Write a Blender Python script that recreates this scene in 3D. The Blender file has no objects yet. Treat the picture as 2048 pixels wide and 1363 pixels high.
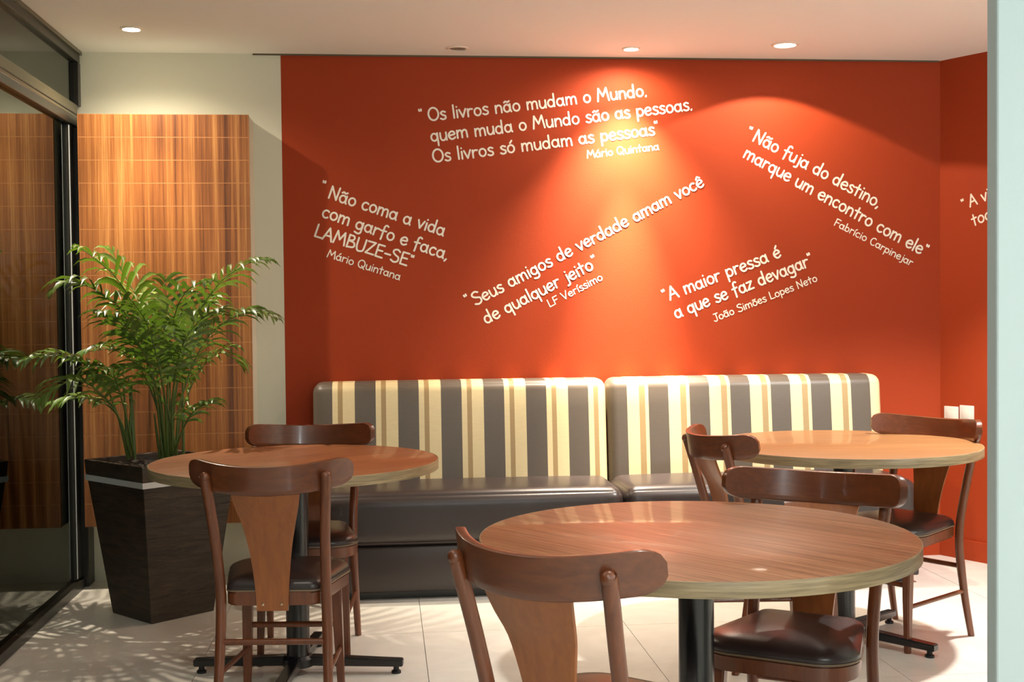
import bpy, bmesh, math, random
from mathutils import Vector, Matrix, Euler
random.seed(7)
PI = math.pi
SC = bpy.context.scene
COL = SC.collection

# ------------------------------------------------------------------ camera
F_PX, YAW, PITCH, ROLL, CAM_H = 2501.3, math.radians(5.867), math.radians(1.5737), math.radians(0.5815), 1.28
_F = Vector((math.sin(YAW)*math.cos(PITCH), math.cos(YAW)*math.cos(PITCH), -math.sin(PITCH)))
_R0 = Vector((math.cos(YAW), -math.sin(YAW), 0))
_U0 = _R0.cross(_F)
_R = _R0*math.cos(ROLL) - _U0*math.sin(ROLL)
_U = _U0*math.cos(ROLL) + _R0*math.sin(ROLL)
cd = bpy.data.cameras.new('camera'); cam = bpy.data.objects.new('camera', cd); COL.objects.link(cam)
cd.sensor_fit = 'HORIZONTAL'; cd.sensor_width = 36; cd.lens = F_PX/2048*36; cd.clip_start = 0.05; cd.clip_end = 100
m = Matrix((( _R.x, _U.x, -_F.x), (_R.y, _U.y, -_F.y), (_R.z, _U.z, -_F.z))).to_4x4()
m.translation = Vector((0, 0, CAM_H)); cam.matrix_world = m
SC.camera = cam

def at(px, py, n, d):
    """point of the plane n.x = d seen at a pixel of the photograph"""
    v = _F + _R*((px-1024)/F_PX) - _U*((py-681.5)/F_PX)
    o = Vector((0, 0, CAM_H)); n = Vector(n)
    return o + v*((d-n.dot(o))/n.dot(v))
def atY(px, py, Y): return at(px, py, (0, 1, 0), Y)

# ------------------------------------------------------------------ world, exposure
w = bpy.data.worlds.new('night'); SC.world = w; w.use_nodes = True
w.node_tree.nodes['Background'].inputs[0].default_value = (0.05, 0.07, 0.10, 1)
w.node_tree.nodes['Background'].inputs[1].default_value = 0.12
vs = SC.view_settings; vs.view_transform = 'Standard'; vs.look = 'None'; vs.gamma = 1; vs.use_curve_mapping = False
SC.display_settings.display_device = 'sRGB'
vs.exposure = 0.22

# ------------------------------------------------------------------ dimensions of the room
W = 6.07       # back wall
HC = 2.492     # ceiling
XL = -1.41     # glass wall
XC = 2.802     # corner of back wall and red right wall
XRED = -0.4704 # where the red paint starts
YF = -3.2      # wall behind the camera
XR = 4.6       # far right limit of the room
RW = Vector((0.4695, -0.883, 0)).normalized()   # direction of the oblique red wall, towards the camera

# lamps: (x, y, watts wide, cone wide, blend, watts narrow, cone narrow, colour)
WARM = (1.0, 0.66, 0.38); WARM2 = (1.0, 0.86, 0.68); NEUT = (1.0, 0.95, 0.87); COOL = (0.90, 0.97, 1.0); CYAN = (0.88, 0.97, 1.0)
LAMPS = dict(
    panel = dict(p=(-1.062, 5.555), r=.037, s=[(70, 150, 1.0), (165, 74, 1.0)], c=WARM2, e=60),
    wall  = dict(p=(1.181, 5.853), r=.034, s=[(26, 165, .6), (400, 84, 1.0), (1000, 34, 1.0)], c=WARM2, e=80),
    disc  = dict(p=(1.887, 5.725), r=.050, s=[(42, 127.6, .07)], c=WARM2, e=25),
    right = dict(p=(2.48, 4.45), r=.05, s=[(400, 104, .35)], c=(1.0, .97, .92), e=25),
)
FILL_DOWNLIGHTS = [  # added ceiling lamps for fill, unseen, above and behind the camera
    ((0.95, 3.1), 48, 150, NEUT), ((-0.55, 2.9), 24, 150, NEUT), ((0.2, 0.8), 70, 150, NEUT),
    ((2.6, 1.9), 90, 150, NEUT), ((0.3, -1.4), 90, 150, COOL), ((2.4, -0.6), 90, 150, COOL),
]
FILL_GLOBES = [((0.9, -0.9), 78, CYAN), ((3.2, 1.2), 95, CYAN)]  # added unseen fill lights, modelled as hanging globes

# ------------------------------------------------------------------ node material helpers
def srgb(r, g, b):
    f = lambda c: (c/255/12.92) if c/255 <= .04045 else ((c/255+.055)/1.055)**2.4
    return (f(r), f(g), f(b), 1)
def mat(name, col, rough=.6, spec=.5, metal=0, coat=0, coat_r=.1):
    M = bpy.data.materials.new(name); M.use_nodes = True
    b = M.node_tree.nodes['Principled BSDF']
    b.inputs['Base Color'].default_value = col; b.inputs['Roughness'].default_value = rough
    b.inputs['Specular IOR Level'].default_value = spec; b.inputs['Metallic'].default_value = metal
    b.inputs['Coat Weight'].default_value = coat; b.inputs['Coat Roughness'].default_value = coat_r
    return M
def nd(M, t, **k):
    n = M.node_tree.nodes.new(t)
    for a, v in k.items(): setattr(n, a, v)
    return n
def lk(M, a, b): M.node_tree.links.new(a, b)
def coords(M, scale=(1, 1, 1), rot=(0, 0, 0), kind='Object'):
    tc = nd(M, 'ShaderNodeTexCoord'); mp = nd(M, 'ShaderNodeMapping')
    mp.inputs['Scale'].default_value = scale; mp.inputs['Rotation'].default_value = rot
    lk(M, tc.outputs[kind], mp.inputs[0]); return mp.outputs[0]
def noise(M, vec, scale, detail=4, rough=.55, dist=0):
    n = nd(M, 'ShaderNodeTexNoise'); n.inputs['Scale'].default_value = scale; n.inputs['Detail'].default_value = detail
    n.inputs['Roughness'].default_value = rough; n.inputs['Distortion'].default_value = dist
    lk(M, vec, n.inputs['Vector']); return n.outputs['Fac']
def ramp(M, fac, stops, interp='LINEAR'):
    r = nd(M, 'ShaderNodeValToRGB'); e = r.color_ramp; e.interpolation = interp
    while len(e.elements) < len(stops): e.elements.new(.5)
    for el, (p, c) in zip(e.elements, stops): el.position = p; el.color = c
    lk(M, fac, r.inputs[0]); return r.outputs[0]
def bump(M, fac, strength=.2, dist=.01):
    b = nd(M, 'ShaderNodeBump'); b.inputs['Strength'].default_value = strength; b.inputs['Distance'].default_value = dist
    lk(M, fac, b.inputs['Height']); lk(M, b.outputs[0], M.node_tree.nodes['Principled BSDF'].inputs['Normal'])
def base(M, out): lk(M, out, M.node_tree.nodes['Principled BSDF'].inputs['Base Color'])

def wood(name, dark, mid, light, scale=(1, 22, 22), rot=(0, 0, 0), rough=.35, coat=.3, kind='Object', n=3.0, coat_r=.12):
    M = mat(name, mid, rough, coat=coat, coat_r=coat_r)
    v = coords(M, (1, 1, 1), rot, kind)
    mp = nd(M, 'ShaderNodeMapping'); mp.inputs['Scale'].default_value = scale; lk(M, v, mp.inputs[0]); v = mp.outputs[0]
    a = noise(M, v, n, 6, .65, .4)
    base(M, ramp(M, a, [(.25, dark), (.5, mid), (.74, light)]))
    return M

M_RED = mat('red wall paint', srgb(155, 54, 15), .72, .3)
v = coords(M_RED); bump(M_RED, noise(M_RED, v, 180, 3), .12, .003)
M_WHITE = mat('cream wall paint', srgb(212, 210, 192), .75, .3)
v = coords(M_WHITE); bump(M_WHITE, noise(M_WHITE, v, 120, 3), .1, .003)
M_CEIL = mat('ceiling paint', srgb(228, 226, 222), .9, .2)
M_PILLAR = mat('pale gloss paint', srgb(176, 190, 190), .55, .4)
v = coords(M_PILLAR); bump(M_PILLAR, noise(M_PILLAR, v, 60, 3), .08, .003)
M_TILE = mat('polished porcelain tile', srgb(206, 196, 180), .22, .5)
v = coords(M_TILE, (1, 1, 1)); base(M_TILE, ramp(M_TILE, noise(M_TILE, v, 3.2, 5, .6, .6), [(.3, srgb(206, 201, 190)), (.7, srgb(224, 219, 209))]))
bump(M_TILE, noise(M_TILE, v, 9, 2), .02, .004)
M_GROUT = mat('grout', srgb(120, 108, 94), .9)
M_TEXT = mat('white vinyl lettering', srgb(236, 228, 214), .6, .3)
M_SOCKET = mat('pale plastic', srgb(222, 214, 200), .35)
M_ALU = mat('dark bronze aluminium', srgb(30, 27, 21), .32, .5, 0)
M_ALU2 = mat('olive brown aluminium', srgb(96, 88, 66), .25, .6, .55)
M_CHROME = mat('brushed steel band', srgb(196, 200, 200), .42, .5, .25)
M_BLACK = mat('black powder coat', srgb(14, 14, 17), .28, .5, coat=.3)
M_PLASTIC = mat('black plastic glide', srgb(18, 18, 18), .5)
M_LEATHER = mat('dark brown leatherette', srgb(50, 42, 40), .33, .5)
v = coords(M_LEATHER); bump(M_LEATHER, noise(M_LEATHER, v, 260, 2), .12, .002)
M_SEAT = mat('chocolate seat leatherette', srgb(48, 38, 37), .3, .5)
v = coords(M_SEAT); bump(M_SEAT, noise(M_SEAT, v, 300, 2), .12, .002)
M_PIPE = mat('worn piping', srgb(112, 92, 70), .4)
M_CHAIR = wood('walnut stained beech', srgb(84, 42, 20), srgb(102, 53, 26), srgb(120, 64, 32), (18, 18, 2), rough=.36, coat=.28)
M_CREST = wood('walnut stained plywood', srgb(80, 41, 21), srgb(96, 50, 26), srgb(112, 60, 31), (2, 14, 18), rough=.32, coat=.35)
M_SPLAT = wood('splat veneer', srgb(124, 68, 28), srgb(140, 78, 33), srgb(154, 88, 38), (16, 16, 1.6), rough=.38, coat=.2)
M_SCREW = mat('screw head', srgb(200, 180, 150), .25, .5, 1)
def table_wood(name, ang, d, m_, l, n=3.2):
    return wood(name, d, m_, l, (1.0, 26, 26), (0, 0, ang), rough=.42, coat=.16, n=n, coat_r=.06)
M_TOPF = table_wood('front table laminate', math.radians(55), srgb(100, 60, 34), srgb(144, 96, 62), srgb(176, 126, 88))
M_TOPR = table_wood('right table laminate', math.radians(6), srgb(120, 78, 40), srgb(144, 98, 54), srgb(164, 116, 70))
M_TOPL = table_wood('left table laminate', math.radians(-32), srgb(108, 60, 32), srgb(152, 92, 52), srgb(184, 122, 74))
M_EDGE = mat('edge band', srgb(140, 120, 90), .45)
v = coords(M_EDGE, (3, 3, 70)); base(M_EDGE, ramp(M_EDGE, noise(M_EDGE, v, 3, 4), [(.3, srgb(112, 96, 70)), (.7, srgb(158, 138, 104))]))
# wall panelling: vertical grain, world-scale so that it runs through the courses
M_PANEL = mat('vertical grain veneer', srgb(160, 100, 50), .38, coat=.2, coat_r=.25)
v = coords(M_PANEL, (1, .2, .05))
gi = nd(M_PANEL, 'ShaderNodeNewGeometry'); mpg = nd(M_PANEL, 'ShaderNodeMapping'); mpg.inputs['Scale'].default_value = (1, .1, .012)
lk(M_PANEL, gi.outputs['Position'], mpg.inputs[0])
a1 = noise(M_PANEL, mpg.outputs[0], 22, 3, .6); a2 = noise(M_PANEL, mpg.outputs[0], 130, 5, .75)
mx = nd(M_PANEL, 'ShaderNodeMath', operation='MULTIPLY_ADD'); mx.inputs[1].default_value = .55; lk(M_PANEL, a1, mx.inputs[0])
m2 = nd(M_PANEL, 'ShaderNodeMath', operation='MULTIPLY'); m2.inputs[1].default_value = .45; lk(M_PANEL, a2, m2.inputs[0]); lk(M_PANEL, m2.outputs[0], mx.inputs[2])
base(M_PANEL, ramp(M_PANEL, mx.outputs[0], [(.37, srgb(76, 40, 18)), (.46, srgb(120, 70, 32)), (.53, srgb(142, 88, 42)), (.61, srgb(172, 120, 66))]))
M_SEAM = mat('pale seam', srgb(170, 116, 68), .6)
M_POT = mat('dark cracked wood pot', srgb(46, 37, 27), .5)
v = coords(M_POT, (2, 2, 14)); nz = noise(M_POT, v, 3, 6, .7, 1.0)
base(M_POT, ramp(M_POT, nz, [(.35, srgb(28, 23, 17)), (.6, srgb(62, 50, 36)), (.75, srgb(84, 67, 47))])); bump(M_POT, nz, .5, .01)
M_SOIL = mat('soil', srgb(30, 22, 15), .95)
v = coords(M_SOIL); bump(M_SOIL, noise(M_SOIL, v, 60, 4), .8, .02)
M_LEAF = mat('palm leaf', srgb(70, 110, 40), .36, .5)
v = coords(M_LEAF); base(M_LEAF, ramp(M_LEAF, noise(M_LEAF, v, 7, 3), [(.3, srgb(44, 72, 24)), (.5, srgb(78, 104, 40)), (.7, srgb(132, 142, 74))]))
_b = M_LEAF.node_tree.nodes['Principled BSDF']; _b.inputs['Subsurface Weight'].default_value = 0
tr = nd(M_LEAF, 'ShaderNodeBsdfTranslucent'); tr.inputs[0].default_value = srgb(120, 160, 40)
mxs = nd(M_LEAF, 'ShaderNodeMixShader'); mxs.inputs[0].default_value = .14
lk(M_LEAF, _b.outputs[0], mxs.inputs[1]); lk(M_LEAF, tr.outputs[0], mxs.inputs[2])
lk(M_LEAF, mxs.outputs[0], M_LEAF.node_tree.nodes['Material Output'].inputs[0])
M_STEM = mat('palm stem', srgb(74, 92, 38), .45)
M_NIGHT = mat('outdoor paving', srgb(40, 40, 36), .7)
M_SLATE = mat('slate grey render', srgb(120, 132, 146), .7)

M_GLASS = bpy.data.materials.new('window glass'); M_GLASS.use_nodes = True
nt = M_GLASS.node_tree; nt.nodes.remove(nt.nodes['Principled BSDF'])
t_ = nd(M_GLASS, 'ShaderNodeBsdfTransparent'); t_.inputs[0].default_value = (.80, .84, .82, 1)
g_ = nd(M_GLASS, 'ShaderNodeBsdfGlossy'); g_.inputs['Roughness'].default_value = 0.0; g_.inputs[0].default_value = (.86, .9, .86, 1)
fr = nd(M_GLASS, 'ShaderNodeFresnel'); fr.inputs[0].default_value = 1.52
ms = nd(M_GLASS, 'ShaderNodeMixShader'); lk(M_GLASS, fr.outputs[0], ms.inputs[0]); lk(M_GLASS, t_.outputs[0], ms.inputs[1]); lk(M_GLASS, g_.outputs[0], ms.inputs[2])
lk(M_GLASS, ms.outputs[0], nt.nodes['Material Output'].inputs[0])

def stripes(name, period, start, tan):
    """grey / cream upholstery stripes along local x: cream band 0.515 of a period, with a tan line in it"""
    M = mat(name, (1, 1, 1, 1), .42, .45)
    tc = nd(M, 'ShaderNodeTexCoord'); sp = nd(M, 'ShaderNodeSeparateXYZ'); lk(M, tc.outputs['Object'], sp.inputs[0])
    s = nd(M, 'ShaderNodeMath', operation='SUBTRACT'); s.inputs[1].default_value = start - 20*period; lk(M, sp.outputs[0], s.inputs[0])
    d = nd(M, 'ShaderNodeMath', operation='DIVIDE'); d.inputs[1].default_value = period; lk(M, s.outputs[0], d.inputs[0])
    f = nd(M, 'ShaderNodeMath', operation='FRACT'); lk(M, d.outputs[0], f.inputs[0])
    cr, tn, gy = srgb(226, 206, 160), srgb(168, 140, 96), srgb(94, 83, 72)
    B = .515
    o = ramp(M, f.outputs[0], [(0, cr), (tan[0]*B, tn), (tan[1]*B, cr), (B, gy)], 'CONSTANT')
    v = coords(M, (30, 30, 400)); n = noise(M, v, 1, 3)
    mxn = nd(M, 'ShaderNodeMix', data_type='RGBA', blend_type='MULTIPLY'); mxn.inputs[0].default_value = .35
    lk(M, o, mxn.inputs[6]); lk(M, ramp(M, n, [(.3, (.72, .72, .72, 1)), (.7, (1, 1, 1, 1))]), mxn.inputs[7]); base(M, mxn.outputs[2])
    return M

# ------------------------------------------------------------------ object helpers
def link(name, bm, material, parent=None, smooth=None, loc=None):
    me = bpy.data.meshes.new(name)
    bmesh.ops.recalc_face_normals(bm, faces=bm.faces)
    bm.to_mesh(me); bm.free()
    for mm in (material if isinstance(material, (list, tuple)) else [material]): me.materials.append(mm)
    if smooth is not None:
        me.polygons.foreach_set('use_smooth', [True]*len(me.polygons)); me.set_sharp_from_angle(angle=math.radians(smooth))
    o = bpy.data.objects.new(name, me); COL.objects.link(o)
    if loc is not None: o.location = loc
    if parent: o.parent = parent
    return o
def share(name, src, parent=None, loc=(0, 0, 0), rot=0):
    o = bpy.data.objects.new(name, src.data); COL.objects.link(o); o.location = loc; o.rotation_euler.z = rot
    if parent: o.parent = parent
    return o
def struct(o): o['kind'] = 'structure'; return o
def thing(name, label, cat, loc=(0, 0, 0), rz=0, group=None):
    o = bpy.data.objects.new(name, None); COL.objects.link(o); o.empty_display_size = .1
    o.location = loc; o.rotation_euler.z = rz; o['label'] = label; o['category'] = cat
    if group: o['group'] = group
    return o
def box(bm, a, b, bev=0, seg=2):
    vs_ = [bm.verts.new((x, y, z)) for x in (a[0], b[0]) for y in (a[1], b[1]) for z in (a[2], b[2])]
    fs = [bm.faces.new([vs_[i] for i in f]) for f in ((0, 1, 3, 2), (4, 6, 7, 5), (0, 4, 5, 1), (2, 3, 7, 6), (0, 2, 6, 4), (1, 5, 7, 3))]
    if bev: bmesh.ops.bevel(bm, geom=list({e for f in fs for e in f.edges}), offset=bev, segments=seg, profile=.5, affect='EDGES')
def boxbm(a, b, bev=0, seg=2): bm = bmesh.new(); box(bm, a, b, bev, seg); return bm
def catmull(pts, n=6):
    P = [Vector(p) for p in pts]; P = [P[0]*2-P[1]] + P + [P[-1]*2-P[-2]]; out = []
    for i in range(1, len(P)-2):
        for k in range(n):
            t = k/n; a, b, c, d = P[i-1:i+3]
            out.append(.5*((2*b)+(c-a)*t+(2*a-5*b+4*c-d)*t*t+(3*b-a-3*c+d)*t**3))
    out.append(P[-2]); return out
def tube(bm, pts, rad, n=10, cap='flat', flat=1.0, phase=0.0):
    """tube along points; rad a number or a list; cap 'round' domes the last end"""
    P = [Vector(p) for p in pts]; R = list(rad) if isinstance(rad, (list, tuple)) else [rad]*len(P)
    if len(R) != len(P): R = [R[0]+(R[-1]-R[0])*i/(len(P)-1) for i in range(len(P))]
    if cap in ('round', 'both'):
        t = (P[-1]-P[-2]).normalized(); r = R[-1]; e = P[-1]
        for a in (30, 55, 75, 88): P.append(e+t*r*math.sin(math.radians(a))); R.append(r*math.cos(math.radians(a)))
    if cap == 'both':
        t = (P[0]-P[1]).normalized(); r = R[0]; e = P[0]
        for a in (30, 55, 75, 88): P.insert(0, e+t*r*math.sin(math.radians(a))); R.insert(0, r*math.cos(math.radians(a)))
    rings = []; ref = None
    for i, p in enumerate(P):
        t = (P[min(i+1, len(P)-1)]-P[max(i-1, 0)]).normalized()
        if ref is None: ref = Vector((0, 1, 0)) if abs(t.y) < .9 else Vector((1, 0, 0))
        u = (ref-t*ref.dot(t)).normalized(); ref = u; v_ = t.cross(u)
        rings.append([bm.verts.new(p+(u*math.cos(2*PI*k/n+phase)*flat+v_*math.sin(2*PI*k/n+phase))*R[i]) for k in range(n)])
    for a, b in zip(rings, rings[1:]):
        for k in range(n): bm.faces.new((a[k], a[(k+1) % n], b[(k+1) % n], b[k]))
    bm.faces.new(rings[0][::-1]); bm.faces.new(rings[-1])
def tubebm(*a, **k): bm = bmesh.new(); tube(bm, *a, **k); return bm
def lathe(bm, prof, n=48, c=(0, 0)):
    """profile of (r, z); closed top and bottom where r = 0"""
    rings = []
    for r, z in prof:
        rings.append([bm.verts.new((c[0], c[1], z))] if r == 0 else [bm.verts.new((c[0]+r*math.cos(2*PI*k/n), c[1]+r*math.sin(2*PI*k/n), z)) for k in range(n)])
    for a, b in zip(rings, rings[1:]):
        for k in range(n):
            k2 = (k+1) % n
            if len(a) == 1 and len(b) == 1: continue
            if len(a) == 1: bm.faces.new((a[0], b[k2], b[k]))
            elif len(b) == 1: bm.faces.new((a[k], a[k2], b[0]))
            else: bm.faces.new((a[k], a[k2], b[k2], b[k]))
def lathebm(*a, **k): bm = bmesh.new(); lathe(bm, *a, **k); return bm
def slab(bm, outline, z0, z1):
    lo = [bm.verts.new((x, y, z0)) for x, y in outline]; hi = [bm.verts.new((x, y, z1)) for x, y in outline]
    n = len(outline)
    for k in range(n): bm.faces.new((lo[k], lo[(k+1) % n], hi[(k+1) % n], hi[k]))
    bm.faces.new(lo[::-1]); bm.faces.new(hi)

# ------------------------------------------------------------------ room shell
T = .15
cornR = Vector((XC, W, 0)); endR = cornR + RW*1.75          # oblique red wall, runs behind the near partition
nR = Vector((-RW.y, RW.x, 0)); nR = nR if nR.x > 0 else -nR   # outward normal
fl = struct(link('floor', boxbm((XL-.02, YF, -.16), (XR, W+T, -.010)), M_GROUT))
PX0, PITCHX = .140, .812
xs = [PX0+PITCHX*i for i in range(-2, 7)]; ys = [W-.35-PITCHX*i for i in range(-1, 13)]
full = None
def tile(x0, x1, y0, y1):
    global full
    x0, x1, y0, y1 = max(x0, XL), min(x1, XR), max(y0, YF), min(y1, W)
    if x1-x0 < .02 or y1-y0 < .02: return
    g = .0011
    if x1-x0 > PITCHX-.001 and y1-y0 > PITCHX-.001:
        if full is None:
            full = link('tile', boxbm((g, g, -.010), (PITCHX-g, PITCHX-g, 0)), M_TILE, fl, loc=(x0, y0, 0))
        else: share('tile', full, fl, (x0, y0, 0))
    else: link('tile', boxbm((g, g, -.010), (x1-x0-g, y1-y0-g, 0)), M_TILE, fl, loc=(x0, y0, 0))
for i in range(len(xs)):
    for j in range(len(ys)):
        tile(xs[i], xs[i]+PITCHX, ys[j]-PITCHX, ys[j])
struct(link('ceiling', boxbm((XL-.2, YF-.1, HC), (XR+.1, W+T, HC+.12)), M_CEIL))
wall_back = struct(link('wall_back', boxbm((XRED, W, 0), (XC+.2, W+T, HC)), M_RED))
struct(link('wall_back_left', boxbm((XL-.1, W-.002, 0), (XRED, W+T, HC)), M_WHITE))
bm = bmesh.new(); q = [cornR, endR, endR+nR*T, cornR+nR*T+Vector((0, .0, 0))]
slab(bm, [(v_.x, v_.y) for v_ in q], 0, HC)
wall_right = struct(link('wall_right', bm, M_RED))
struct(link('wall_front', boxbm((XL-.1, YF-.1, 0), (XR, YF, HC)), M_WHITE))
struct(link('wall_right_rear', boxbm((XR, YF, 0), (XR+.1, W+T, HC)), M_WHITE))
# dark strip coloured as the shade at the ceiling joint: painted shadow over the start of the red wall
struct(link('ceiling_shade_strip', boxbm((XRED-.13, W-.010, HC-.007), (XC-.01, W-.0025, HC)), mat('painted shadow', srgb(96, 84, 68), .9)))
# skirting
bm = bmesh.new(); b0 = cornR-nR*.013; b1 = endR-nR*.013
slab(bm, [(b0.x, b0.y), (b1.x, b1.y), (endR.x, endR.y), (cornR.x, cornR.y)], 0, .098)
struct(link('baseboard_right', bm, M_RED))
struct(link('baseboard_back', boxbm((XRED, W-.013, 0), (XC-.01, W, .098)), M_RED))
# near partition on the right of the picture
struct(link('wall_near_right', boxbm((1.124, 2.200, 0), (2.5, 2.240, HC), .004, 2), M_PILLAR))

# ------------------------------------------------------------------ glass front on the left
gw = struct(thing('window_1', '', 'window')); del gw['label']; del gw['category']
def part(name, a, b, mt, parent, bev=0): return link(name, boxbm(a, b, bev), mt, parent)
part('top_rail', (XL-.03, YF, HC-.055), (XL+.012, W-.003, HC-.001), M_ALU, gw, .003)
part('top_rail_lip', (XL+.012, YF, HC-.018), (XL+.022, W-.003, HC-.001), M_ALU2, gw)
part('transom_beam', (XL-.04, YF, 2.17), (XL+.010, W-.06, 2.235), M_ALU2, gw, .003)
part('beam_groove', (XL+.010, YF, 2.186), (XL+.013, W-.06, 2.190), M_ALU, gw)
part('door_head', (XL-.03, YF, 2.128), (XL+.016, W-.06, 2.168), M_ALU, gw, .003)
part('upper_jamb', (XL-.03, W-.05, 2.236), (XL+.014, W-.004, HC-.056), M_ALU, gw, .002)
part('corner_post', (XL-.035, W-.12, 0), (XL+.035, W-.004, 2.127), M_ALU, gw, .003)
part('stile', (XL-.02, W-.22, .05), (XL+.006, W-.125, 2.127), M_ALU, gw, .003)
part('stile_edge', (XL+.006, W-.222, .06), (XL+.009, W-.216, 2.12), M_CHROME, gw)
part('bottom_rail', (XL-.03, YF, 0.001), (XL+.020, W-.125, .045), M_ALU, gw, .003)
part('middle_stile', (XL-.03, 2.0, .05), (XL+.012, 2.07, 2.127), M_ALU, gw, .003)
part('transom_pane', (XL-.014, YF, 2.236), (XL-.008, W-.05, HC-.056), M_GLASS, gw)
part('pane', (XL-.014, 2.07, .046), (XL-.008, W-.22, 2.127), M_GLASS, gw)
part('pane', (XL-.014, YF, .046), (XL-.008, 2.0, 2.127), M_GLASS, gw)
# outside, at night
o = struct(link('floor_outside', boxbm((-7, YF, -.12), (XL-.045, 9, -.03)), M_NIGHT))
bq = thing('garden_bench', 'slate grey slab bench in the dark outside the glass wall', 'bench', (-2.45, 5.6, -.03))
link('bench_slab', boxbm((-.25, -2.4, .42), (.25, 1.4, .70), .01), M_SLATE, bq)
for yy in (-2.0, -.5, 1.0): link('bench_support', boxbm((-.2, yy-.1, 0), (.2, yy+.1, .42)), M_NIGHT, bq)

# ------------------------------------------------------------------ wood panel standing off the cream wall
PY = 5.85; PZ0, PZ1 = atY(400, 1047, PY).z, atY(300, 228, PY).z; PXR = atY(497, 228, PY).x; PXL = XL+.045
wp = thing('wall_panel', 'tall orange brown wood veneer panel of stacked courses behind the potted palm', 'wall panel', ((PXL+PXR)/2, PY, 0))
hw = (PXR-PXL)/2
link('backing_board', boxbm((-hw, .0003, PZ0), (hw-.0005, .016, PZ1)), M_SEAM, wp)
link('box_core', boxbm((-hw+.001, .0162, PZ0+.001), (hw-.001, W-PY-.003, PZ1-.001)), M_WHITE, wp)
NP = 18; ph = (PZ1-PZ0)/NP; src = None
for i in range(NP):
    if src is None: src = link('plank', boxbm((-hw, 0, .0016), (hw, .0021, ph-.0016)), M_PANEL, wp, loc=(0, 0, PZ0))
    else: share('plank', src, wp, (0, 0, PZ0+ph*i))

# ------------------------------------------------------------------ downlights
M_EMIT = {}
def emit(c, e):
    k = (c, e)
    if k not in M_EMIT:
        M = bpy.data.materials.new('lamp face'); M.use_nodes = True; n = M.node_tree; n.nodes.remove(n.nodes['Principled BSDF'])
        em = nd(M, 'ShaderNodeEmission'); em.inputs[0].default_value = (*c, 1); em.inputs[1].default_value = e
        lk(M, em.outputs[0], n.nodes['Material Output'].inputs[0]); M_EMIT[k] = M
    return M_EMIT[k]
M_RING = mat('lamp ring', srgb(225, 215, 200), .4)
M_DARKLAMP = mat('unlit lamp bowl', srgb(120, 112, 98), .5)
def downlight(x, y, r, spots, c, e, label, soft=.03, tilt=(0, 0)):
    t = thing('downlight', label, 'ceiling light', (x, y, HC), 0, 'recessed ceiling lights')
    link('trim_ring', lathebm([(r*1.0, -.001), (r*1.02, -.006), (r*1.28, -.004), (r*1.30, 0), (r*1.0, 0), (r*1.0, -.001)], 32), M_RING, t, 40)
    if e: link('lamp_face', lathebm([(0, -.0045), (r*.6, -.0042), (r*.97, -.002), (r*.99, -.0005), (0, -.0005)], 24), emit(c, e), t, 40)
    else:
        link('lamp_face', lathebm([(0, -.0045), (r*.6, -.0042), (r*.97, -.002), (r*.99, -.0005), (0, -.0005)], 24), M_DARKLAMP, t, 40)
    for k, (wt, cone, bl) in enumerate(spots):
        ld = bpy.data.lights.new('lamp_light', 'SPOT'); ld.energy = wt; ld.spot_size = math.radians(cone); ld.spot_blend = bl
        ld.color = c; ld.shadow_soft_size = soft
        lo = bpy.data.objects.new('lamp_light', ld); COL.objects.link(lo); lo.parent = t; lo.location = (0, 0, -.012-soft*.0)
        lo.rotation_euler = (tilt[0], tilt[1], 0)
        lo.visible_glossy = True
    return t
L = LAMPS['panel']; downlight(*L['p'], L['r'], L['s'], L['c'], L['e'], 'small bright recessed ceiling light in front of the wood panel', soft=.014)
L = LAMPS['wall']; downlight(*L['p'], L['r'], L['s'], L['c'], L['e'], 'small glaring recessed ceiling light close to the middle of the red wall', soft=.02, tilt=(math.radians(3), 0))
L = LAMPS['disc']; downlight(*L['p'], L['r'], L['s'], L['c'], L['e'], 'wider round white ceiling light near the right end of the red wall', soft=.022)
downlight(.362, 5.886, .040, [], WARM, 0, 'unlit recessed ceiling light over the left half of the red wall')
L = LAMPS['right']; downlight(*L['p'], L['r'], L['s'], L['c'], L['e'], 'recessed ceiling light above the far right table, hidden by the pale partition', soft=.04)
HL = ['above the front table', 'above and left of the front table', 'just in front of the photographer', 'right of the pale partition',
      'behind the photographer', 'behind the photographer on the right']
for (p, wt, cone, c), h in zip(FILL_DOWNLIGHTS, HL): downlight(*p, .05, [(wt, cone, .8)], c, 25, 'added unseen fill light in the ceiling '+h, soft=.05)

for (p, wt, c), h in zip(FILL_GLOBES, ('behind the photographer', 'right of the partition')):
    t = thing('fill_globe', 'added unseen fill light, small opal globe hanging '+h, 'pendant lamp', (p[0], p[1], HC), 0, 'added fill lights')
    link('cord', lathebm([(0, -.38), (.003, -.38), (.003, -.02), (0, -.02)], 8), M_BLACK, t)
    link('canopy', lathebm([(0, -.02), (.04, -.02), (.045, 0), (0, 0)], 24), M_BLACK, t, 40)
    link('globe', lathebm([(.09*math.sin(PI*i/16) if 0 < i < 16 else 0, -.47+.09*math.cos(PI*i/16)) for i in range(17)][::-1], 24), emit(c, 6), t, 60)
    ld = bpy.data.lights.new('lamp_light', 'POINT'); ld.energy = wt; ld.color = c; ld.shadow_soft_size = .09
    lo = bpy.data.objects.new('lamp_light', ld); COL.objects.link(lo); lo.parent = t; lo.location = (0, 0, -.66)

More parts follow.
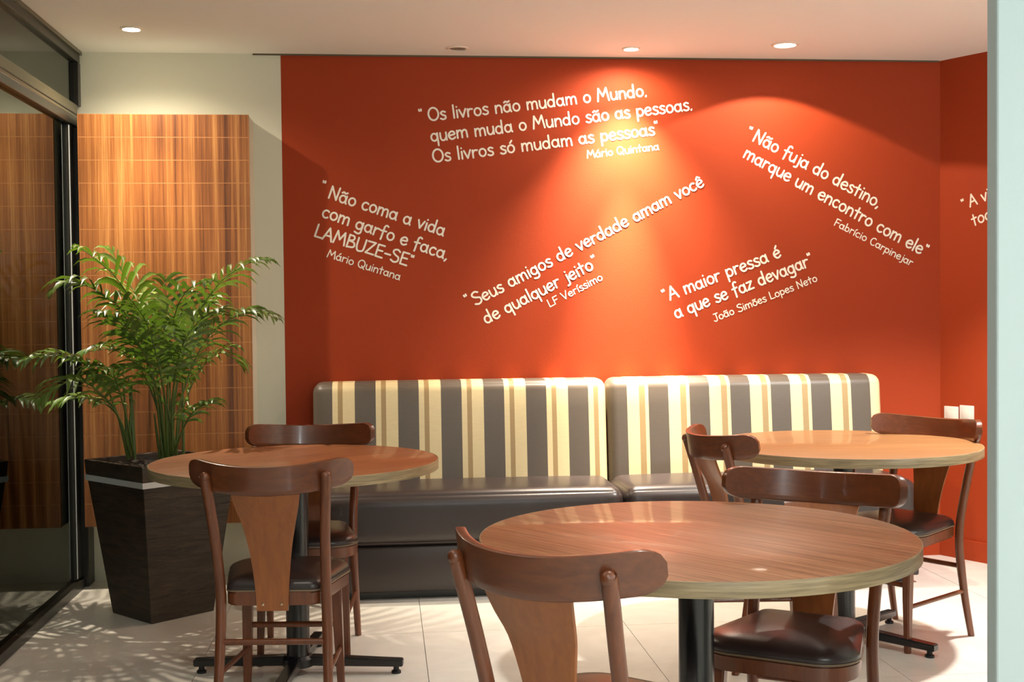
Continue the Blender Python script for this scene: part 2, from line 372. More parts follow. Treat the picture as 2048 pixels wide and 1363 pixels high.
# ------------------------------------------------------------------ sofa bench: two upholstered modules
def cushion(bm, sx, sy, sz, r, bulge=(0, 0, 0), n=14, seg=5):
    """rounded box centred at the origin, faces bulging outward a little"""
    def axis(s, k): # sample positions with dense corners
        a = [-s/2+r*(1-math.cos(PI/2*i/seg)) for i in range(seg+1)]; b = [-x for x in a[::-1]]
        mid = [-s/2+r+(s-2*r)*i/k for i in range(1, k)]; return a+mid+b
    A = [axis(sx, n), axis(sy, 6), axis(sz, 6)]; S = (sx/2, sy/2, sz/2); cache = {}
    def vert(p):
        k = tuple(round(c, 6) for c in p)
        if k in cache: return cache[k]
        c = [max(-S[i]+r, min(S[i]-r, p[i])) for i in range(3)]; d = Vector([p[i]-c[i] for i in range(3)])
        q = Vector(c)+(d.normalized()*r if d.length > 1e-9 else d)
        f = [max(0, 1-(p[i]/S[i])**2) for i in range(3)]
        q.x += math.copysign(bulge[0]*math.sqrt(f[1]*f[2]), p[0])*(abs(p[0])/S[0])**2
        q.y += math.copysign(bulge[1]*(f[0]*f[2])**.35, p[1])*(abs(p[1])/S[1])**2
        q.z += math.copysign(bulge[2]*(f[0]*f[1])**.35, p[2])*(abs(p[2])/S[2])**2
        cache[k] = bm.verts.new(q); return cache[k]
    for ax in range(3):
        u, v_ = [(1, 2), (0, 2), (0, 1)][ax]
        for s in (-1, 1):
            for i in range(len(A[u])-1):
                for j in range(len(A[v_])-1):
                    def pt(a, b):
                        p = [0, 0, 0]; p[ax] = s*S[ax]; p[u] = A[u][a]; p[v_] = A[v_][b]; return vert(p)
                    vv = [pt(i, j), pt(i+1, j), pt(i+1, j+1), pt(i, j+1)]
                    if len(set(vv)) == 4:
                        try: bm.faces.new(vv)
                        except ValueError: pass
def sofa(x0, x1, label, stripe):
    cx, wd = (x0+x1)/2, x1-x0
    t = thing('bench_sofa', label, 'sofa', (cx, 5.75, 0), 0, 'sofa modules along the red wall')
    bm = bmesh.new(); cushion(bm, wd-.006, .17, .60, .045, (.0, .012, .004), 24)
    # lean the backrest
    for v_ in bm.verts: v_.co.y += .10*(v_.co.z)
    o = link('backrest', bm, stripe, t, 60); o.location = (0, .195, .63)
    bm = bmesh.new(); cushion(bm, wd-.004, .50, .232, .055, (.0, .006, .012), 24)
    o = link('seat_cushion', bm, M_LEATHER, t, 60); o.location = (0, -.05, .354)
    link('base', boxbm((-wd/2+.003, -.288, .035), (wd/2-.003, .28, .236), .010, 3), M_LEATHER, t, 40)
    link('plinth', boxbm((-wd/2+.03, -.24, 0), (wd/2-.03, .26, .036)), M_BLACK, t)
    return t
SP = .2012
sofa(-.335, 1.0595, 'left module of the long striped bench sofa, behind the round table by the palm', stripes('striped upholstery left', SP, -.697+.0935, (.24, .46)))
sofa(1.0615, 2.425, 'right module of the long striped bench sofa, under the brightest part of the red wall', stripes('striped upholstery right', .2005, -.682+.092, (.56, .84)))

# ------------------------------------------------------------------ round tables
def table(x, y, ang, top, label, sz=1):
    t = thing('round_table', label, 'table', (x, y, 0), 0, 'round pedestal tables')
    R_ = .5
    link('tabletop', lathebm([(0, .7165), (R_-.003, .7165), (R_-.003, .7498), (R_-.005, .7505), (0, .7505)], 96), top, t, 30)
    link('edge_band', lathebm([(R_-.0028, .7165), (R_, .7172), (R_, .7485), (R_-.0008, .7499), (R_-.0028, .7500), (R_-.0028, .7165)], 96), M_EDGE, t, 30)
    link('mounting_plate', boxbm((-.13, -.13, .708), (.13, .13, .7163), .003), M_BLACK, t)
    link('column', lathebm([(0, .06), (.041, .06), (.041, .708), (0, .708)], 32), M_BLACK, t, 30)
    link('hub', lathebm([(0, .028), (.055, .028), (.055, .055), (.045, .066), (.0, .066)], 32), M_BLACK, t, 30)
    for k in range(4):
        a = ang+k*PI/2
        bm = bmesh.new()
        v8 = []
        for (r, h, z0, z1) in ((.045, .021, .030, .064), (.37, .019, .026, .050)):
            v8 += [bm.verts.new((r, -h, z0)), bm.verts.new((r, h, z0)), bm.verts.new((r, h, z1)), bm.verts.new((r, -h, z1))]
        for f in ((3, 2, 1, 0), (4, 5, 6, 7), (0, 1, 5, 4), (1, 2, 6, 5), (2, 3, 7, 6), (3, 0, 4, 7)): bm.faces.new([v8[i] for i in f])
        bmesh.ops.bevel(bm, geom=list(bm.edges), offset=.003, segments=2, affect='EDGES')
        o = link('base_arm', bm, M_BLACK, t, 30); o.rotation_euler.z = a
        link('glide', lathebm([(0, 0), (.017, 0), (.017, .008), (.010, .012), (.010, .027), (0, .027)], 20, (.345, 0)), M_PLASTIC, o, 30)
    return t
TF = table(.7112, 2.8171, math.radians(62), M_TOPF, 'front round wood table, largest and nearest, with diagonal grain')
TL = table(-.312, 4.425, math.radians(-8), M_TOPL, 'left round wood table between the palm and the striped sofa')
TR = table(1.73, 4.575, math.radians(-51), M_TOPR, 'far right round wood table with pale golden top before the red corner')

# ------------------------------------------------------------------ chairs
def outline(hw0, hw1, y0, y1, r0, r1, n=6):
    pts = []
    def corner(cx, cy, r, a0):
        for i in range(n+1):
            a = a0+PI/2*i/n; pts.append((cx+r*math.cos(a), cy+r*math.sin(a)))
    corner(hw1-r1, y1-r1, r1, 0); corner(-hw1+r1, y1-r1, r1, PI/2)
    corner(-hw0+r0, y0+r0, r0, PI); corner(hw0-r0, y0+r0, r0, 1.5*PI)
    # bow the front edge out a little
    return [(x, y+(.018*(1-(x/hw1)**2) if y > (y0+y1)/2 else 0)) for x, y in pts]
def crest_y(x): return -.138+.130*(abs(x)/.24)**2.3
def chair_parts(t):
    # curved crest rail
    bm = bmesh.new(); N = 40; K = 8; grid = []
    for side in (1, -1):
        g = []
        for i in range(N+1):
            u = -1+2*i/N; u = math.sin(u*PI/2)*.55+u*.45; x = .24*u
            e = .24-abs(x); hh = .043 if e > .04 else .043*(.32+.68*math.sqrt(max(0, 1-((.04-e)/.04)**2)))
            y = crest_y(x); sl = math.copysign(.130*2.3/.24*(abs(x)/.24)**1.3, x); nx, ny = sl, -1; l_ = math.hypot(nx, ny); nx /= l_; ny /= l_
            col = []
            for k in range(K+1):
                zz = hh*max(-1, min(1, (-1.03, -.94, -.6, -.2, .2, .6, .85, .96, 1.03)[k])); th = .0105*(1 if 0 < k < K else .75)
                p = Vector((x-nx*th*side, y-ny*th*side-(zz)*.16, .792+zz-.014+.020*(x/.24)**2)); col.append(bm.verts.new(p))
            g.append(col)
        grid.append(g)
    for g in grid:
        for i in range(N):
            for k in range(K): bm.faces.new((g[i][k], g[i+1][k], g[i+1][k+1], g[i][k+1]))
    a, b = grid
    for i in range(N):
        for k in (0, K): bm.faces.new((a[i][k], a[i+1][k], b[i+1][k], b[i][k]))
    for k in range(K):
        for i in (0, N): bm.faces.new((a[i][k], a[i][k+1], b[i][k+1], b[i][k]))
    link('crest_rail', bm, M_CREST, t, 50)
    # rear posts = rear legs
    for s in (-1, 1):
        pts = catmull([(s*.170, -.070, 0), (s*.165, -.030, .17), (s*.161, -.006, .33), (s*.160, -.012, .45), (s*.166, -.056, .62), (s*.178, -.100, .775), (s*.178, -.106, .788)], 5)
        rr = [.0125+.0035*min(1, i/8) for i in range(len(pts))]
        link('rear_leg', tubebm(pts, rr, 14, 'round'), M_CHAIR, t, 50)
        bm = bmesh.new()
        lv = []
        for z, h, yy in ((0, .011, .322), (.2, .0145, .314), (.386, .0175, .300)):
            lv.append([bm.verts.new((s*(.156-.012*z/.386)+dx*h, yy+dy*h, z)) for dx, dy in ((-1, -1), (1, -1), (1, 1), (-1, 1))])
        for p_, q_ in zip(lv, lv[1:]):
            for k in range(4): bm.faces.new((p_[k], p_[(k+1) % 4], q_[(k+1) % 4], q_[k]))
        bm.faces.new(lv[0][::-1]); bm.faces.new(lv[-1])
        bmesh.ops.bevel(bm, geom=[e for e in bm.edges if abs((e.verts[0].co-e.verts[1].co).z) > .1], offset=.005, segments=3, affect='EDGES')
        link('front_leg', bm, M_CHAIR, t, 30)
    # splat
    bm = bmesh.new(); rows = [(.372, .047, -.0245), (.43, .050, -.0255), (.50, .056, -.034), (.57, .065, -.050), (.64, .079, -.071), (.69, .092, -.101), (.730, .100, -.1235), (.752, .104, -.1325)]
    P = catmull([(w_, y_, z_) for z_, w_, y_ in rows], 3); G = []
    for side in (0, 1):
        g = []
        for p in P:
            col = []
            for k in range(9):
                u = -1+2*k/8; x = u*p.x; bow = .10*(x/.24)**2*min(1, max(0, (p.z-.45)/.3))
                col.append(bm.verts.new((x, p.y+bow+(.0045 if side else -.0035), p.z)))
            g.append(col)
        G.append(g)
    for g in G:
        for i in range(len(P)-1):
            for k in range(8): bm.faces.new((g[i][k], g[i][k+1], g[i+1][k+1], g[i+1][k]))
    for i in range(len(P)-1):
        for k in (0, 8): bm.faces.new((G[0][i][k], G[0][i+1][k], G[1][i+1][k], G[1][i][k]))
    for k in range(8):
        for i in (0, len(P)-1): bm.faces.new((G[0][i][k], G[0][i][k+1], G[1][i][k+1], G[1][i][k]))
    spl = link('splat', bm, M_SPLAT, t, 50)
    for sx in (-.028, .028):
        o = link('screw', lathebm([(0, -.003), (.004, -.0022), (.005, 0), (0, 0)], 12), M_SCREW, spl, 40)
        o.matrix_local = Matrix.Translation((sx, -.0286, .392)) @ Matrix.Rotation(-PI/2, 4, 'X')
    # seat
    ol = outline(.143, .192, -.016, .342, .03, .085)
    bm = bmesh.new(); slab(bm, ol, .386, .428); bmesh.ops.bevel(bm, geom=[e for e in bm.edges if abs((e.verts[0].co-e.verts[1].co).z) < .001], offset=.005, segments=2, affect='EDGES')
    link('seat_frame', bm, M_CHAIR, t, 40)
    bm = bmesh.new(); cx_, cy_ = 0, .168; rings = []
    for sc, z in ((.985, .4282), (1.012, .434), (1.0, .447), (.95, .458), (.86, .466), (.70, .472), (.45, .476), (.2, .4775)):
        rings.append([bm.verts.new((cx_+(x-cx_)*sc, cy_+(y-cy_)*sc, z)) for x, y in ol])
    n = len(ol)
    for p_, q_ in zip(rings, rings[1:]):
        for k in range(n): bm.faces.new((p_[k], p_[(k+1) % n], q_[(k+1) % n], q_[k]))
    bm.faces.new(rings[0][::-1]); bm.faces.new(rings[-1])
    st = link('seat_cushion', bm, M_SEAT, t, 60)
    pp = [(cx_+(x-cx_)*1.01, cy_+(y-cy_)*1.01, .4305) for x, y in ol]
    bm = bmesh.new(); tube(bm, pp+[pp[0]], .0028, 6); link('piping', bm, M_PIPE, st, 60)
    # stretchers
    link('rear_stretcher', tubebm([(-.162, -.014, .275), (.162, -.014, .275)], .0095, 10), M_CHAIR, t, 40)
    link('front_stretcher', tubebm([(-.150, .312, .245), (.150, .312, .245)], .0095, 10), M_CHAIR, t, 40)
    for s in (-1, 1): link('side_stretcher', tubebm([(s*.165, -.028, .18), (s*.152, .314, .165)], .0085, 10), M_CHAIR, t, 40)
CH = [
    ((.338, 2.410), -.742, 'nearest wooden chair, back to the viewer, pushed up to the front round table'),
    ((-.340, 3.825), -.105, 'wooden chair with its back to the viewer at the left round table'),
    ((-.286, 4.843), 3.101, 'wooden chair on the far side of the left round table, facing the viewer'),
    ((2.080, 4.670), 2.132, 'wooden chair in front of the wall sockets at the far right table'),
    ((1.112, 3.185), 2.530, 'wooden chair between front and far right tables, shiny seat tucked under the front one'),
    ((1.240, 4.370), -1.43, 'wooden chair seen side on at the left edge of the far right table'),
]
first = None
for (p, a, lab) in CH:
    t = thing('dining_chair', lab, 'chair', (p[0], p[1], 0), a, 'matching bentwood chairs around the tables')
    if first is None: chair_parts(t); first = t
    else:
        for c in list(first.children):
            d = c.copy(); COL.objects.link(d); d.parent = t
            for g in c.children:
                h = g.copy(); COL.objects.link(h); h.parent = d

# ------------------------------------------------------------------ potted palm
ux, uy = Vector((.743, .669, 0)), Vector((-.669, .743, 0))
PC = Vector((-.945, 5.405, 0))
PC = Vector((-.956, 5.193, 0))+ux*.15+uy*.15
pot = thing('potted_palm', 'leafy green palm in a tall dark tapered square planter before the wood panel', 'plant', PC, math.atan2(ux.y, ux.x))
PH = .655
def sq(bm, rows):
    rings = [[bm.verts.new((sx*h, sy*h, z)) for sx, sy in ((-1, -1), (1, -1), (1, 1), (-1, 1))] for h, z in rows]
    for a, b in zip(rings, rings[1:]):
        for k in range(4): bm.faces.new((a[k], a[(k+1) % 4], b[(k+1) % 4], b[k]))
    bm.faces.new(rings[0][::-1]); bm.faces.new(rings[-1])
bm = bmesh.new(); sq(bm, [(.150, 0), (.219, PH-.065), (.222, PH-.062), (.226, PH), (.206, PH), (.200, PH-.055)])
bmesh.ops.bevel(bm, geom=[e for e in bm.edges], offset=.002, segments=1, affect='EDGES')
link('pot', bm, M_POT, pot, 30)
bm = bmesh.new(); hb0, hb1 = .2165, .2190
rr_ = [[bm.verts.new((sx*h, sy*h, z)) for sx, sy in ((-1, -1), (1, -1), (1, 1), (-1, 1))] for h, z in ((hb0, PH-.088), (hb0+.007, PH-.088), (hb1+.007, PH-.064), (hb1, PH-.064))]
for i in range(4):
    a, b = rr_[i], rr_[(i+1) % 4]
    for k in range(4): bm.faces.new((a[k], a[(k+1) % 4], b[(k+1) % 4], b[k]))
link('steel_band', bm, M_CHROME, pot, 30)
bm = bmesh.new(); N = 14
gv = [[bm.verts.new((-.203+.406*i/N, -.203+.406*j/N, PH-.03+random.uniform(-.008, .012))) for j in range(N+1)] for i in range(N+1)]
for i in range(N):
    for j in range(N): bm.faces.new((gv[i][j], gv[i+1][j], gv[i+1][j+1], gv[i][j+1]))
o = link('soil', bm, M_SOIL, pot, 60); o['kind'] = 'stuff'
pinv = Matrix.Rotation(-math.atan2(ux.y, ux.x), 4, 'Z')
def loc(p): return pinv @ (Vector(p)-PC)
def frond(pts, ll, start=.35, width=.0075, npair=26, droop=.55, r0=.0055):
    """pts: world points of the midrib (base to tip); ll: longest leaflet"""
    C = catmull(pts, 14); C = [loc(p) for p in C]; n = len(C)
    L_ = [0]
    for a, b in zip(C, C[1:]): L_.append(L_[-1]+(b-a).length)
    T_ = L_[-1]
    ox = tubebm(C, [r0*(1-.8*l/T_) for l in L_], 6)
    st = link('frond', ox, M_STEM, pot, 60)
    def pos(s):
        s *= T_
        for i in range(n-1):
            if L_[i+1] >= s: 
                t = (s-L_[i])/max(1e-9, L_[i+1]-L_[i]); return C[i].lerp(C[i+1], t), (C[i+1]-C[i]).normalized()
        return C[-1], (C[-1]-C[-2]).normalized()
    bm = bmesh.new()
    for k in range(npair):
        f = k/(npair-1); s = start+(1-start)*f*.995; p, tg = pos(s)
        sidev = tg.cross(Vector((0, 0, 1)))
        sidev = sidev.normalized() if sidev.length > .05 else Vector((1, 0, 0))
        up = sidev.cross(tg).normalized()
        env = (math.sin(PI*min(1, (f*.86+.14)))**.55)
        for sd in (-1, 1):
            le = ll*env*random.uniform(.85, 1.1)*(.72 if f > .9 else 1)
            fwd = .38+.85*f+random.uniform(-.12, .12)
            d = (sidev*sd+tg*fwd+up*(.30+random.uniform(-.15, .15))).normalized()
            q = p.copy(); prev = None; dd = d.copy(); S_ = 5
            wv = d.cross(up).normalized(); wv = (wv+up*.45*random.uniform(-1, 1)).normalized()
            for j in range(S_+1):
                u = j/S_; wd = width*(math.sin(PI*min(.97, .12+.86*u))**.7)*(1.0 if u < 1 else .05)
                fold = dd.cross(wv).normalized()*wd*.25
                ring = (bm.verts.new(q-wv*wd-fold), bm.verts.new(q), bm.verts.new(q+wv*wd-fold))
                if prev:
                    bm.faces.new((prev[0], prev[1], ring[1], ring[0])); bm.faces.new((prev[1], prev[2], ring[2], ring[1]))
                prev = ring; q = q+dd*(le/S_); dd = (dd+Vector((0, 0, -1))*droop*(.25+u)*.6).normalized()
    me_o = link('leaflets', bm, M_LEAF, st, 80); me_o['kind'] = 'stuff'
A_ = atY(335, 905, 5.45); B_ = atY(262, 905, 5.38)
def P3(*px): return [atY(x, y, Y) for x, y, Y in px]
FR = [ # midribs traced base to tip as (px, py, depth) -> world
    ([(330, 915, 5.44), (322, 800, 5.42), (300, 690, 5.36), (250, 580, 5.28), (200, 525, 5.22), (148, 488, 5.18)], .17, .40, 24),
    ([(326, 915, 5.42), (310, 790, 5.38), (268, 650, 5.24), (200, 585, 5.14), (140, 565, 5.08), (95, 590, 5.04)], .15, .42, 28),
    ([(335, 915, 5.46), (325, 760, 5.50), (296, 640, 5.55), (255, 560, 5.60), (215, 490, 5.62)], .17, .48, 20),
    ([(345, 915, 5.44), (352, 780, 5.42), (385, 650, 5.38), (440, 565, 5.32), (500, 525, 5.28), (548, 518, 5.25)], .15, .40, 28),
    ([(350, 915, 5.42), (362, 800, 5.38), (405, 690, 5.32), (455, 640, 5.26), (510, 622, 5.22), (560, 640, 5.18)], .14, .36, 28),
    ([(350, 915, 5.48), (365, 820, 5.50), (400, 740, 5.52), (445, 705, 5.54), (492, 740, 5.56)], .14, .34, 24),
    ([(340, 915, 5.44), (335, 780, 5.36), (345, 650, 5.24), (375, 580, 5.14), (430, 560, 5.06)], .14, .46, 22),
    ([(332, 915, 5.40), (318, 800, 5.30), (285, 700, 5.16), (235, 640, 5.04), (180, 620, 4.96)], .14, .40, 26),
    ([(330, 915, 5.46), (318, 830, 5.46), (285, 745, 5.44), (230, 700, 5.42), (160, 705, 5.40)], .14, .36, 24),
    ([(340, 915, 5.50), (340, 780, 5.54), (335, 660, 5.58), (332, 590, 5.60), (330, 545, 5.60)], .13, .55, 16),
    ([(345, 915, 5.40), (345, 800, 5.30), (362, 700, 5.18), (400, 640, 5.08), (455, 610, 5.00)], .13, .45, 22),
    ([(255, 912, 5.38), (235, 830, 5.32), (200, 755, 5.24), (130, 712, 5.16), (35, 722, 5.08)], .14, .42, 28),
    ([(262, 912, 5.36), (240, 840, 5.28), (205, 790, 5.20), (150, 760, 5.10), (75, 800, 5.02)], .15, .40, 22),
    ([(258, 912, 5.42), (245, 850, 5.46), (215, 810, 5.50), (160, 795, 5.50), (75, 815, 5.48)], .10, .45, 22),
    ([(268, 912, 5.36), (252, 830, 5.26), (235, 770, 5.16), (222, 740, 5.08), (195, 735, 4.98)], .12, .55, 14),
    ([(345, 915, 5.38), (365, 860, 5.32), (390, 820, 5.26), (430, 800, 5.20)], .09, .5, 14),
    ([(336, 915, 5.38), (330, 800, 5.28), (310, 700, 5.14), (290, 640, 5.04), (262, 600, 4.94)], .13, .5, 20),
    ([(338, 915, 5.46), (350, 790, 5.50), (372, 680, 5.56), (400, 610, 5.62), (440, 590, 5.66)], .13, .42, 22),
]
for pts, ll, st_, npair in FR: frond(P3(*pts), ll*1.5, st_, .0098, round(npair*.68), 1.0)
for k in range(10):
    bx = random.choice([(335, 5.45), (335, 5.45), (350, 5.42), (258, 5.38)]); x0 = bx[0]+random.uniform(-18, 18)
    p0, p1 = atY(x0, 918, bx[1]), atY(x0+random.uniform(-25, 15), random.uniform(740, 830), bx[1]+random.uniform(-.06, .06))
    link('stem', tubebm([loc(p0), loc(p0.lerp(p1, .5)), loc(p1)], [.007, .006, .003], 7), M_STEM, pot, 60)

# ------------------------------------------------------------------ wall sockets on the red right wall
def on_right(px, py): return at(px, py, nR, nR.dot(cornR))
angR = math.atan2(RW.y, RW.x)
for (x0, x1, y0, y1, lab) in ((1890, 1918, 814, 836, 'left pale square socket plate on the red wall'), (1921, 1949, 812, 835, 'right pale square socket plate on the red wall')):
    a, b = on_right(x0, y1), on_right(x1, y0); c_ = (a+b)/2; wd = (Vector((b.x, b.y))-Vector((a.x, a.y))).length; h = .058
    t = thing('wall_socket', lab, 'socket', (c_.x, c_.y, c_.z-h*.5), angR, 'pair of socket plates')
    link('face_plate', boxbm((-wd/2, -.009, -.03), (wd/2, -.0005, .062), .003), M_SOCKET, t, 40)
    link('insert', boxbm((-wd*.3, -.0115, -.005), (wd*.3, -.0088, .040), .002), M_SOCKET, t, 40)

# ------------------------------------------------------------------ hand lettering (stroke alphabet, cap height 1, x-height 0.62)
def ell(cx, cy, rx, ry, a0=0, a1=360, n=14): return ('l', [(cx+rx*math.cos(math.radians(a0+(a1-a0)*i/n)), cy+ry*math.sin(math.radians(a0+(a1-a0)*i/n))) for i in range(n+1)])
def s(*p): return ('s', p)
def l(*p): return ('l', p)
X = .62
G = {
 ' ': (.36, []),
 'a': (.60, [ell(.25, .29, .20, .29), l((.46, .60), (.46, .12), (.52, .0))]),
 'b': (.56, [l((.08, 1), (.08, .02)), ell(.27, .29, .19, .29)]),
 'c': (.50, [ell(.27, .30, .21, .30, 50, 315)]),
 'd': (.60, [ell(.25, .29, .20, .29), l((.46, 1.02), (.46, .0))]),
 'e': (.54, [s((.07, .30), (.25, .33), (.44, .38), (.38, .57), (.22, .60), (.07, .42), (.07, .2), (.2, .01), (.36, .03), (.46, .12))]),
 'f': (.46, [s((.42, .96), (.32, 1.02), (.21, .92), (.19, .6), (.18, .0), (.17, -.16)), l((.03, .52), (.38, .56))]),
 'g': (.58, [ell(.25, .30, .20, .28), s((.46, .60), (.46, .1), (.44, -.22), (.28, -.33), (.08, -.26))]),
 'h': (.56, [l((.08, 1), (.08, 0)), s((.08, .4), (.22, .6), (.40, .55), (.44, .3), (.44, 0))]),
 'i': (.22, [l((.1, .58), (.1, .0)), l((.1, .84), (.1, .85))]),
 'j': (.30, [s((.2, .58), (.21, .1), (.18, -.22), (.02, -.28)), l((.2, .84), (.2, .85))]),
 'l': (.22, [l((.1, 1.02), (.1, .0))]),
 'm': (.82, [l((.08, .60), (.08, 0)), s((.08, .38), (.20, .58), (.34, .55), (.38, .3), (.38, 0)), s((.38, .38), (.50, .58), (.66, .55), (.70, .3), (.71, 0))]),
 'n': (.56, [l((.08, .60), (.08, 0)), s((.08, .38), (.22, .59), (.40, .54), (.45, .3), (.45, 0))]),
 'o': (.56, [ell(.27, .30, .21, .30)]),
 'p': (.56, [l((.09, .60), (.08, -.36)), ell(.28, .30, .20, .29)]),
 'q': (.58, [ell(.25, .30, .20, .29), l((.46, .60), (.47, -.38))]),
 'r': (.44, [l((.08, .60), (.08, 0)), s((.08, .36), (.2, .57), (.38, .56))]),
 's': (.46, [s((.38, .55), (.22, .62), (.09, .50), (.2, .34), (.36, .24), (.36, .06), (.2, -.01), (.05, .07))]),
 't': (.46, [l((.21, .92), (.21, .0)), l((.03, .60), (.40, .62))]),
 'u': (.56, [s((.07, .60), (.08, .2), (.18, .01), (.34, .04), (.44, .25)), l((.45, .60), (.46, 0))]),
 'v': (.50, [l((.03, .60), (.23, .0), (.44, .62))]),
 'z': (.50, [l((.06, .58), (.42, .60), (.05, .02), (.45, .02))]),
 'A': (.72, [l((.03, 0), (.34, 1.0), (.64, 0)), l((.14, .36), (.54, .38))]),
 'B': (.64, [l((.1, 1), (.09, 0)), s((.1, .98), (.4, .95), (.42, .68), (.12, .53)), s((.12, .53), (.5, .45), (.52, .12), (.09, .01))]),
 'C': (.64, [ell(.36, .5, .29, .5, 55, 310)]),
 'E': (.60, [l((.52, .98), (.1, .97), (.09, .02), (.54, .02)), l((.1, .52), (.46, .54))]),
 'F': (.56, [l((.52, .98), (.1, .97), (.09, .0)), l((.1, .50), (.44, .52))]),
 'J': (.56, [s((.36, 1), (.37, .4), (.32, .06), (.16, .0), (.03, .14)), l((.14, 1.0), (.56, 1.0))]),
 'L': (.56, [l((.1, 1), (.08, .02), (.52, .03))]),
 'M': (.88, [l((.05, 0), (.16, 1.0), (.41, .36), (.66, 1.0), (.79, 0))]),
 'N': (.72, [l((.08, 0), (.10, .98), (.56, .02), (.60, 1.02))]),
 'O': (.76, [ell(.37, .5, .32, .5, n=18)]),
 'Q': (.80, [ell(.37, .5, .32, .5, n=18), l((.42, .28), (.70, -.10))]),
 'S': (.62, [s((.52, .88), (.34, 1.01), (.12, .92), (.10, .72), (.28, .55), (.50, .42), (.50, .12), (.28, -.01), (.05, .10))]),
 'U': (.68, [s((.07, 1), (.08, .35), (.18, .03), (.36, .0), (.54, .12), (.58, .5), (.59, 1))]),
 'V': (.66, [l((.03, 1), (.30, .0), (.60, 1.02))]),
 'Z': (.66, [l((.06, .96), (.56, .98), (.06, .03), (.60, .03))]),
 '.': (.24, [l((.1, .02), (.08, -.04))]),
 ',': (.24, [l((.12, .04), (.05, -.14))]),
 '-': (.48, [l((.06, .42), (.42, .43))]),
 '"': (.34, [l((.08, .96), (.10, .84)), l((.22, .97), (.22, .85))]),
}
ACC = {'ã': ('a', '~'), 'õ': ('o', '~'), 'á': ('a', "'"), 'ó': ('o', "'"), 'é': ('e', "'"), 'í': ('i', "'"), 'ê': ('e', '^'), 'ç': ('c', ',')}
def glyph(ch):
    if ch in ACC:
        b, a = ACC[ch]; w_, st = G[b]; st = list(st)
        if b == 'i': st = [st[0]]
        cx = .12 if b == 'i' else .27
        if a == '~': st.append(s((cx-.17, .76), (cx-.07, .84), (cx+.05, .77), (cx+.17, .85)))
        if a == "'": st.append(l((cx-.02, .76), (cx+.10, .94)))
        if a == '^': st.append(l((cx-.13, .74), (cx+.01, .90), (cx+.14, .75)))
        if a == ',': st.append(l((.27, 0), (.24, -.16)))
        return w_, st
    return G[ch]
def text_line(bm, txt, a, b, cap, normal, z0, wt=.145):
    """baseline runs from a to b (world), letters cap metres tall"""
    d = (b-a); Lw = d.length; d.normalize(); up = normal.cross(d).normalized()
    up = up if up.z > 0 else -up
    adv = sum(glyph(c)[0] for c in txt); sx = Lw/adv
    x = 0; hwid = wt*cap*.5; k = 0
    for c in txt:
        w_, st = glyph(c); jit = random.uniform(-.02, .02)
        for kind, pts in st:
            pts = [(px, py+jit) for px, py in pts]
            P_ = [Vector((p[0], p[1], 0)) for p in (catmull([(q[0], q[1], 0) for q in pts], 5) if kind == 's' else [Vector((q[0], q[1], 0)) for q in pts])]
            P_ = [Vector(((x+p.x)*sx, p.y*cap)) for p in P_]
            off = normal*(z0+.00004*k); k += 1
            def V(p): return a+d*p.x+up*p.y+off
            for i in range(len(P_)-1):
                p, q = P_[i], P_[i+1]; t = q-p
                if t.length < 1e-7: continue
                t.normalize(); n = Vector((-t.y, t.x))*hwid
                # quad with a half-round at both ends of each segment, so that joints close
                ring = []
                for kk in range(5):
                    an = PI/2-PI*kk/4; ring.append(q+t*math.cos(an)*hwid+Vector((-t.y, t.x))*math.sin(an)*hwid)
                for kk in range(5):
                    an = -PI/2-PI*kk/4; ring.append(p+t*math.cos(an)*hwid+Vector((-t.y, t.x))*math.sin(an)*hwid)
                off2 = off+normal*.000008*i
                f = bm.faces.new([bm.verts.new(a+d*r.x+up*r.y+off2) for r in ring])
        x += w_
nB = Vector((0, -1, 0))
def pB(x, y): return at(x, y, (0, 1, 0), W)
def quote(lines, label, pfn=pB, normal=nB, parent=None):
    bm = bmesh.new()
    for txt, a, b, cap in lines:
        A, B = pfn(*a), pfn(*b); text_line(bm, txt, A, B, cap, normal, .0006)
    n = normal
    me = bpy.data.meshes.new('quote_lettering'); bm.to_mesh(me); bm.free(); me.materials.append(M_TEXT)
    o = bpy.data.objects.new('quote_lettering', me); COL.objects.link(o); o.parent = parent or wall_back; o['label'] = label
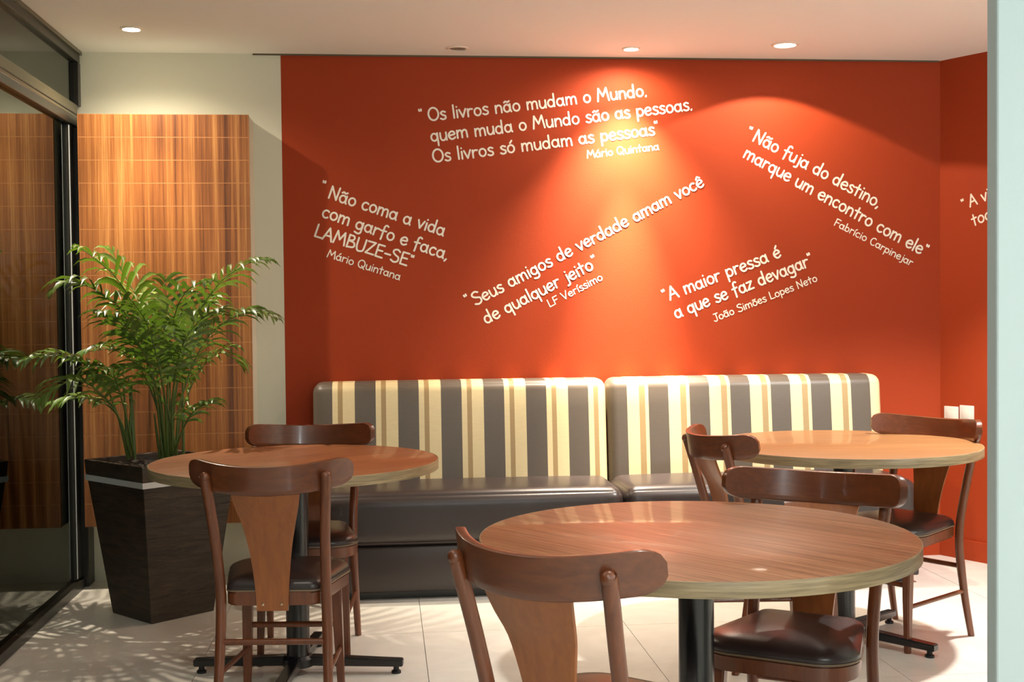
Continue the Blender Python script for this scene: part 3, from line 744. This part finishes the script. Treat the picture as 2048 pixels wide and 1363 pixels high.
CAP = .0605; CS = .037
quote([('Os livros não mudam o Mundo.', (857, 242), (1296, 191), CAP), ('quem muda o Mundo são as pessoas.', (862, 283), (1387, 219), CAP),
       ('Os livros só mudam as pessoas', (866, 325), (1311, 269), CAP), ('Mário Quintana', (1174, 316), (1319, 299), CS),
       ('"', (838, 243), (848, 242), CAP), ('"', (1309, 267), (1319, 266), CAP)], 'white hand lettering, three lines beginning Os livros, upper middle of the red wall')
quote([('Não coma a vida', (655, 395), (888, 472), CAP), ('com garfo e faca,', (642, 432), (895, 520), CAP), ('LAMBUZE-SE"', (627, 472), (824, 535), CAP),
       ('Mário Quintana', (653, 513), (800, 560), CS), ('"', (638, 384), (648, 387), CAP)], 'white hand lettering, downhill quote ending LAMBUZE-SE, left on the red wall')
quote([('Seus amigos de verdade amam você', (951, 611), (1410, 370), CAP), ('de qualquer jeito', (972, 648), (1189, 536), CAP),
       ('LF Veríssimo', (1099, 614), (1207, 558), CS), ('"', (937, 613), (946, 608), CAP), ('"', (1190, 535), (1200, 530), CAP)], 'white hand lettering, uphill quote beginning Seus amigos, middle of the red wall')
quote([('Não fuja do destino,', (1504, 280), (1757, 416), CAP*1.04), ('marque um encontro com ele"', (1485, 313), (1850, 514), CAP*1.04),
       ('Fabrício Carpinejar', (1667, 449), (1823, 532), CS), ('"', (1490, 274), (1499, 278), CAP)], 'white hand lettering, downhill quote beginning Não fuja, right on the red wall')
quote([('A maior pressa é', (1340, 600), (1564, 512), CAP*1.04), ('a que se faz devagar"', (1352, 637), (1629, 528), CAP*1.04),
       ('João Simões Lopes Neto', (1429, 643), (1636, 561), CS), ('"', (1330, 603), (1339, 599), CAP)], 'white hand lettering, short uphill quote above the right sofa module')
nRi = -nR
quote([('A vi', (1940, 414), (1982, 396), CAP*.95), ('toc', (1946, 452), (1984, 436), CAP*.95), ('"', (1925, 421), (1933, 418), CAP*.95)],
      'white hand lettering cut off by the pale partition, on the oblique red wall', lambda x, y: on_right(x, y), nRi, wall_right)
